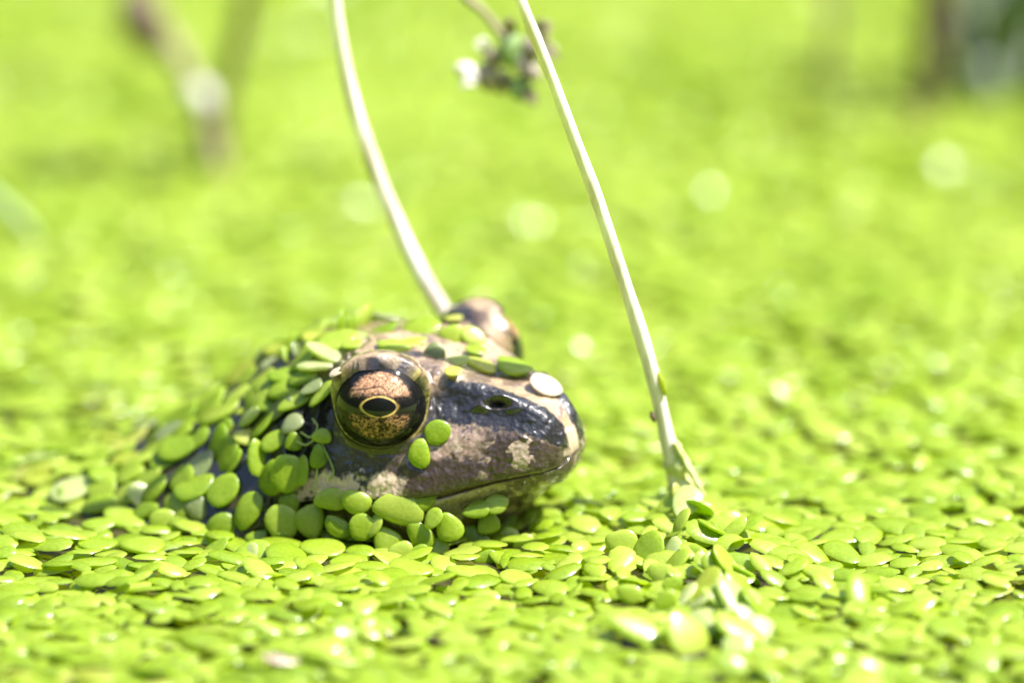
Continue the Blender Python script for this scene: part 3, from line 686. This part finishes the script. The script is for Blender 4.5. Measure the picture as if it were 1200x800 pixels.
# the mat goes on over the rest of the pond, too far off to tell its fronds apart
def far_mat():
    m, nt, out = new_mat('distant_duckweed'); L = nt.links.new
    tc = N(nt, 'ShaderNodeTexCoord'); vo = N(nt, 'ShaderNodeTexVoronoi', Scale=320.0); L(tc.outputs['Object'], vo.inputs['Vector'])
    n = N(nt, 'ShaderNodeTexNoise', Scale=30.0, Detail=4.0); L(tc.outputs['Object'], n.inputs['Vector'])
    mx = N(nt, 'ShaderNodeMix', data_type='FLOAT'); mx.inputs[0].default_value = .5; L(vo.outputs['Color'], mx.inputs[2]); L(n.outputs[0], mx.inputs[3])
    c = ramp(nt, [(.2, (.22, .37, .02)), (.5, (.32, .47, .035)), (.8, (.42, .54, .08))], mx.outputs[0])
    b = N(nt, 'ShaderNodeBump', Strength=.8, Distance=.0015); b.invert = True; L(vo.outputs['Distance'], b.inputs['Height'])
    p = N(nt, 'ShaderNodeBsdfPrincipled', Roughness=.4); L(c, p.inputs['Base Color']); L(b.outputs[0], p.inputs['Normal']); L(p.outputs[0], out.inputs[0]); return m
inner = [(10.5 - half_w(Y0) + 3, Y0 + 3), (10.5 - half_w(0) + 3, 0), (10.5 - half_w(Y1) + 3, Y1 - 3), (10.5 + half_w(Y1) - 3, Y1 - 3), (10.5 + half_w(0) - 3, 0), (10.5 + half_w(Y0) - 3, Y0 + 3)]
outer = [(-1300, -1300), (-1900, 0), (-1300, 1300), (1300, 1300), (1900, 0), (1300, -1300)]
vs = [(x, y, .35) for x, y in inner] + [(x, y, .35) for x, y in outer]
fs = [(k, k + 6, (k + 1) % 6 + 6, (k + 1) % 6) for k in range(6)]
tag(link('distant_duckweed', mesh_from('distant_duckweed', vs, fs, False), far_mat()), 'green duckweed cover on the open pond', 'duckweed', kind='stuff')

# ------------------------------------------------------------------ stalks
M_STRAW = plain_mat('bleached_straw', (.50, .40, .33), (.92, .87, .83), 650, .45, .2, .6, (1, 1, .10))
M_BROWN = plain_mat('dry_brown_stem', (.075, .05, .03), (.17, .12, .075), 500, .7, 0, .4, (1, 1, .15))
M_GREY = plain_mat('dry_tan_stem', (.17, .13, .085), (.32, .26, .18), 500, .7, 0, .4, (1, 1, .15))
M_SHEATH = plain_mat('green_sheath', (.42, .50, .12), (.68, .66, .34), 350, .4, .4, .3, (1, 1, .3))
M_LEAF = plain_mat('dark_green_leaf', (.04, .075, .02), (.09, .14, .045), 120, .45, .1, .3)
M_GLEAF = plain_mat('grey_green_leaf', (.16, .20, .14), (.30, .34, .27), 120, .5, 0, .3)
M_BUD = plain_mat('seed_bud', (.13, .10, .075), (.34, .29, .22), 700, .7, 0, .5)
M_BUDG = plain_mat('green_bud', (.12, .20, .06), (.26, .34, .14), 700, .6, 0, .4)
M_PETAL = plain_mat('dry_white_petal', (.45, .42, .36), (.70, .67, .62), 400, .6, 0, .3)
def stalk(px, ws, yfun, seg=16, wob=.03, seed=1):
    P = [on_y(u, v, yfun(v)) for u, v in px]; return P, tube(P, [w / 2 / PXMM * ((p - CAM).dot(FWD) / 1000) for w, p in zip(ws, P)], seg, 8, wob, seed)
def thing(name, loc, label, cat, group=None): return tag(empty(name, loc), label, cat, group)
def part(name, root, vf, mat):
    v, f = vf; b = root.location / MM; return link(name, mesh_from(name, [Vector(p) - b for p in v], f), mat, root)
def blob(c, r, axis=(0, 0, 1), seed=0, seg=12, rings=8, rough=.15, sharp=0):
    rg = random.Random(seed); m = frame(Vector(axis).orthogonal(), axis); V = []; F = []
    for i in range(rings + 1):
        t = math.pi * i / rings
        for k in range(seg):
            f = 2 * math.pi * k / seg; w = 1 + rough * (rg.random() - .5)
            V.append(Vector(c) + m @ Vector((r[0] * math.sin(t) ** (1 + sharp) * math.cos(f) * w, r[1] * math.sin(t) ** (1 + sharp) * math.sin(f) * w, r[2] * math.cos(t))))
    for i in range(rings):
        for k in range(seg): k2 = (k + 1) % seg; F.append((i * seg + k, (i + 1) * seg + k, (i + 1) * seg + k2, i * seg + k2))
    return V, F
def blade(path, widths, normal, thick=.25):
    """a lance-shaped leaf with a fold along its midrib"""
    q = catmull([tuple(p) + (w,) for p, w in zip(path, widths)], 6); V = []; F = []; n = Vector(normal).normalized()
    for i, s in enumerate(q):
        p = Vector(s[:3]); t = (Vector(q[min(i + 1, len(q) - 1)][:3]) - Vector(q[max(i - 1, 0)][:3])).normalized(); sd = t.cross(n).normalized(); w = max(s[3], .05)
        for a, h in ((-1, .22), (-.5, .08), (0, 0), (.5, .08), (1, .22)): V.append(p + sd * (a * w) + n * (h * w))
        for a, h in ((1, .22), (0, 0), (-1, .22)): V.append(p + sd * (a * w * .98) + n * (h * w - thick))
    for i in range(len(q) - 1):
        for k in range(8): k2 = (k + 1) % 8; F.append((i * 8 + k, i * 8 + k2, (i + 1) * 8 + k2, (i + 1) * 8 + k))
    F.append(tuple(range(7, -1, -1))); F.append(tuple((len(q) - 1) * 8 + k for k in range(8))); return V, F

# tall pale stalk standing in the mat right of the frog
px = [(797, 640), (795, 605), (791, 560), (783, 520), (770, 460), (752, 395), (728, 320), (700, 235), (672, 160), (640, 75), (609, 0), (572, -90), (520, -220)]
P, vf = stalk(px, [18, 19, 19, 18, 17, 17, 16, 16, 15, 14, 14, 13, 13], lambda v: 4 - .004 * (620 - v))
t = thing('dry_stalk', P[1], 'tall straight pale stalk standing in the mat in front of the frog snout', 'stalk')
part('stem', t, vf, M_STRAW)
part('side_shoot', t, stalk([(790, 518), (797, 530), (806, 547), (817, 566), (826, 582)], [6, 8, 8, 7, 4], lambda v: 3.0, 10, .2)[1], M_SHEATH)
part('sheath', t, stalk([(785, 512), (789, 530), (794, 552), (799, 578), (801, 606), (800, 640)], [15, 22, 27, 36, 46, 50], lambda v: 3.9, 14, .2, 4)[1], M_SHEATH)
part('bract', t, stalk([(771, 436), (775, 446), (778, 456), (780, 463)], [3, 8, 8, 3], lambda v: 2.9, 8)[1], M_YELL)
part('scar', t, stalk([(763, 482), (765, 488), (767, 494)], [3, 7, 4], lambda v: 2.9, 8)[1], M_BROWN)
# curved pale stalk behind the frog
px = [(592, 530), (580, 475), (560, 432), (538, 396), (518, 362), (496, 326), (468, 268), (441, 203), (418, 136), (402, 70), (392, 0), (386, -90), (384, -200)]
P, vf = stalk(px, [18, 18, 18, 18, 18, 18, 18, 18, 18, 17, 16, 16, 15], lambda v: 26)
t = thing('dry_stalk', P[0], 'curved pale stalk rising from the water behind the frog', 'stalk'); part('stem', t, vf, M_STRAW)
# seed head drooping on a thin stem
px = [(592, 48), (578, 28), (562, 10), (545, -4), (500, -60), (430, -120), (300, -170), (100, -190), (-80, -120), (-150, 60), (-180, 280), (-190, 470)]
P, vf = stalk(px, [9, 9, 9, 10, 11, 12, 13, 14, 15, 15, 16, 16], lambda v: 34, 10)
t = thing('seed_head', P[-1], 'nodding brownish seed head with small buds hanging on a thin stem', 'seed head'); part('stem', t, vf, M_GREY)
rg = random.Random(9)
for u, v, a, b, mat, ax in [(575, 88, 20, 15, M_BUD, (-1, 0, -.1)), (598, 60, 17, 24, M_BUDG, (.1, 0, 1)), (618, 62, 16, 22, M_BUD, (.3, 0, .8)), (608, 100, 17, 13, M_BUDG, (1, 0, -.5)), (590, 95, 16, 16, M_BUD, (-.3, 0, -1)),
                            (552, 82, 11, 15, M_PETAL, (-1, 0, .3)), (608, 74, 10, 16, M_PETAL, (.3, -.3, -1)), (632, 45, 9, 14, M_GREY, (.6, 0, .8)), (636, 62, 10, 12, M_PETAL, (.8, 0, .3)), (580, 68, 12, 16, M_BUD, (-.7, 0, .6)), (620, 84, 12, 14, M_BUD, (.8, 0, -.4))]:
    part('bud', t, blob(on_y(597 + (u - 597) * 1.12, 75 + (v - 75) * 1.12, 34 + rg.uniform(-1.5, 1.5)), (a / PXMM * .95, a / PXMM * .8, b / PXMM * 1.0), ax, rg.randrange(99), 10, 7, .45, .25), mat)
for u, v, u2, v2 in [(622, 40, 648, 30), (630, 55, 655, 70), (600, 40, 590, 24), (560, 92, 540, 104), (612, 108, 628, 124), (572, 60, 556, 52)]:
    p0, p1 = on_y(u, v, 33), on_y(u2, v2, 32); part('sepal', t, blade([p0, (p0 + p1) / 2 + Vector((0, -.3, .4)), p1], [.5, .7, .1], (0, -1, .3), .15), M_GREY if u > 590 else M_PETAL)

# dead stems out of focus behind on the left
P, vf = stalk([(256, 215), (246, 170), (230, 110), (205, 62), (180, 22), (158, -30), (140, -110)], [26, 26, 24, 24, 24, 22, 20], lambda v: 104)
t = thing('dead_stem', P[0], 'leaning tan dead stem with a dark pod, blurred behind on the left', 'stem'); part('stem', t, vf, M_GREY)
part('pod', t, blob(on_y(168, 26, 102), (2.2, 2.2, 3.6), (.4, 0, -1), 3, 12, 8, .3), M_BROWN)
part('flower', t, blob(on_y(234, 116, 100), (1.5, 1.5, 1.7), (0, 0, 1), 5, 12, 8, .3), M_PETAL)
P, vf = stalk([(256, 205), (258, 160), (266, 100), (280, 40), (296, -30), (310, -110)], [18, 20, 20, 20, 20, 18], lambda v: 106)
t = thing('dead_stem', P[0], 'upright brown dead stem crossing the tan one behind on the left', 'stem'); part('stem', t, vf, M_BROWN)
P, vf = stalk([(-30, 215), (0, 240), (24, 262), (46, 292)], [18, 20, 20, 12], lambda v: 78)
t = thing('dead_stem', P[-1], 'short grey-brown stem end dipping into the mat far behind the frog rump', 'stem'); part('stem', t, vf, M_BUDG)
# right: dark stem, pale stem, leafy plant
P, vf = stalk([(1076, 165), (1082, 120), (1090, 70), (1096, 20), (1100, -40), (1104, -120)], [20, 26, 34, 38, 36, 30], lambda v: 120)
t = thing('dead_stem', P[0], 'thick dark brown stem rising from the mat beside the leafy plant', 'stem'); part('stem', t, vf, M_BROWN)
P, vf = stalk([(968, 150), (970, 100), (974, 40), (976, -30), (980, -120)], [12, 13, 14, 14, 14], lambda v: 126)
t = thing('dead_stem', P[0], 'thin tan stem standing alone, blurred in front of the far mat', 'stem'); part('stem', t, vf, M_GREY)
base_p = on_z(1168, 118)
t = thing('marginal_plant', base_p, 'leafy green water plant with grey-green and dark leaves', 'plant')
rg = random.Random(21)
for k in range(13):
    a = rg.uniform(-1.1, 1.1); h = rg.uniform(7, 34); lean = math.sin(a) * h * .6; dy = rg.uniform(-4, 8); bx = rg.uniform(-5, 9)
    pts = [base_p + Vector((bx * .6, dy * .2, -1)), base_p + Vector((bx + lean * .3, dy * .5, h * .45)), base_p + Vector((bx + lean * .75, dy, h * .85)), base_p + Vector((bx + lean * 1.25, dy * 1.2, h * .9))]
    part('leaf', t, blade(pts, [.6, 1.7, 1.9, .2], (math.cos(a) * .2, -1, .4)), M_GLEAF if k % 4 == 0 else M_LEAF)
part('flower', t, blob(base_p + Vector((-1.5, -4, 3)), (1.5, 1.5, 2.6), (.2, 0, 1), 5, 12, 8, .3), M_GLEAF)

# ------------------------------------------------------------------ water drops caught on the fronds
def water_mat():
    m, nt, out = new_mat('water_drop'); L = nt.links.new
    fr = N(nt, 'ShaderNodeFresnel', IOR=1.33); g = N(nt, 'ShaderNodeBsdfGlossy', Roughness=.22); tr = N(nt, 'ShaderNodeBsdfTransparent'); mx = N(nt, 'ShaderNodeMixShader')
    L(fr.outputs[0], mx.inputs[0]); L(tr.outputs[0], mx.inputs[1]); L(g.outputs[0], mx.inputs[2]); L(mx.outputs[0], out.inputs[0]); return m
M_DROP = water_mat()
rg = random.Random(31); dv, df = blob((0, 0, 0), (1, 1, .72), (0, 0, 1), 1, 16, 10, 0)
drop_me = mesh_from('water_drop', dv, df); drop_me.materials.append(M_DROP)
spots = [i for i in single if 560 < single[i][1] < 800]; rg.shuffle(spots)
for i in spots[:60]:
    m = MATP[i][2][0][0]; k = MATP[i][2][0][1]; q = m @ Vector((rg.uniform(-.1, .34), rg.uniform(-.16, .16), .075)); r = rg.uniform(.25, .6)
    o = link('water_drop', drop_me); o.location = q * MM; o.scale = (r, r, r)
    tag(o, 'clear round water drop resting on a duckweed frond', 'water drop', 'water drops on the duckweed')
for u, v, r in [(452, 423, .2), (462, 426, .16), (440, 421, .15), (474, 431, .16), (579, 462, .3), (586, 458, .2), (573, 468, .18), (388, 497, .28), (394, 520, .2), (384, 484, .16), (352, 540, .2), (500, 532, .22), (545, 418, .2), (528, 430, .18), (612, 436, .18)]:  # beads added to stand in for specular sparkle on the wet skin
    h, n, _, _ = bvh.ray_cast(CAM, ray(u, v).normalized(), 2000)
    if h is None: continue
    o = link('water_drop', drop_me); o.location = h * MM; o.scale = (r, r, r); o.rotation_euler = n.to_track_quat('Z', 'Y').to_euler()
    tag(o, 'tiny bead added as a glint on the wet frog skin', 'water drop', 'glint beads added on the frog')
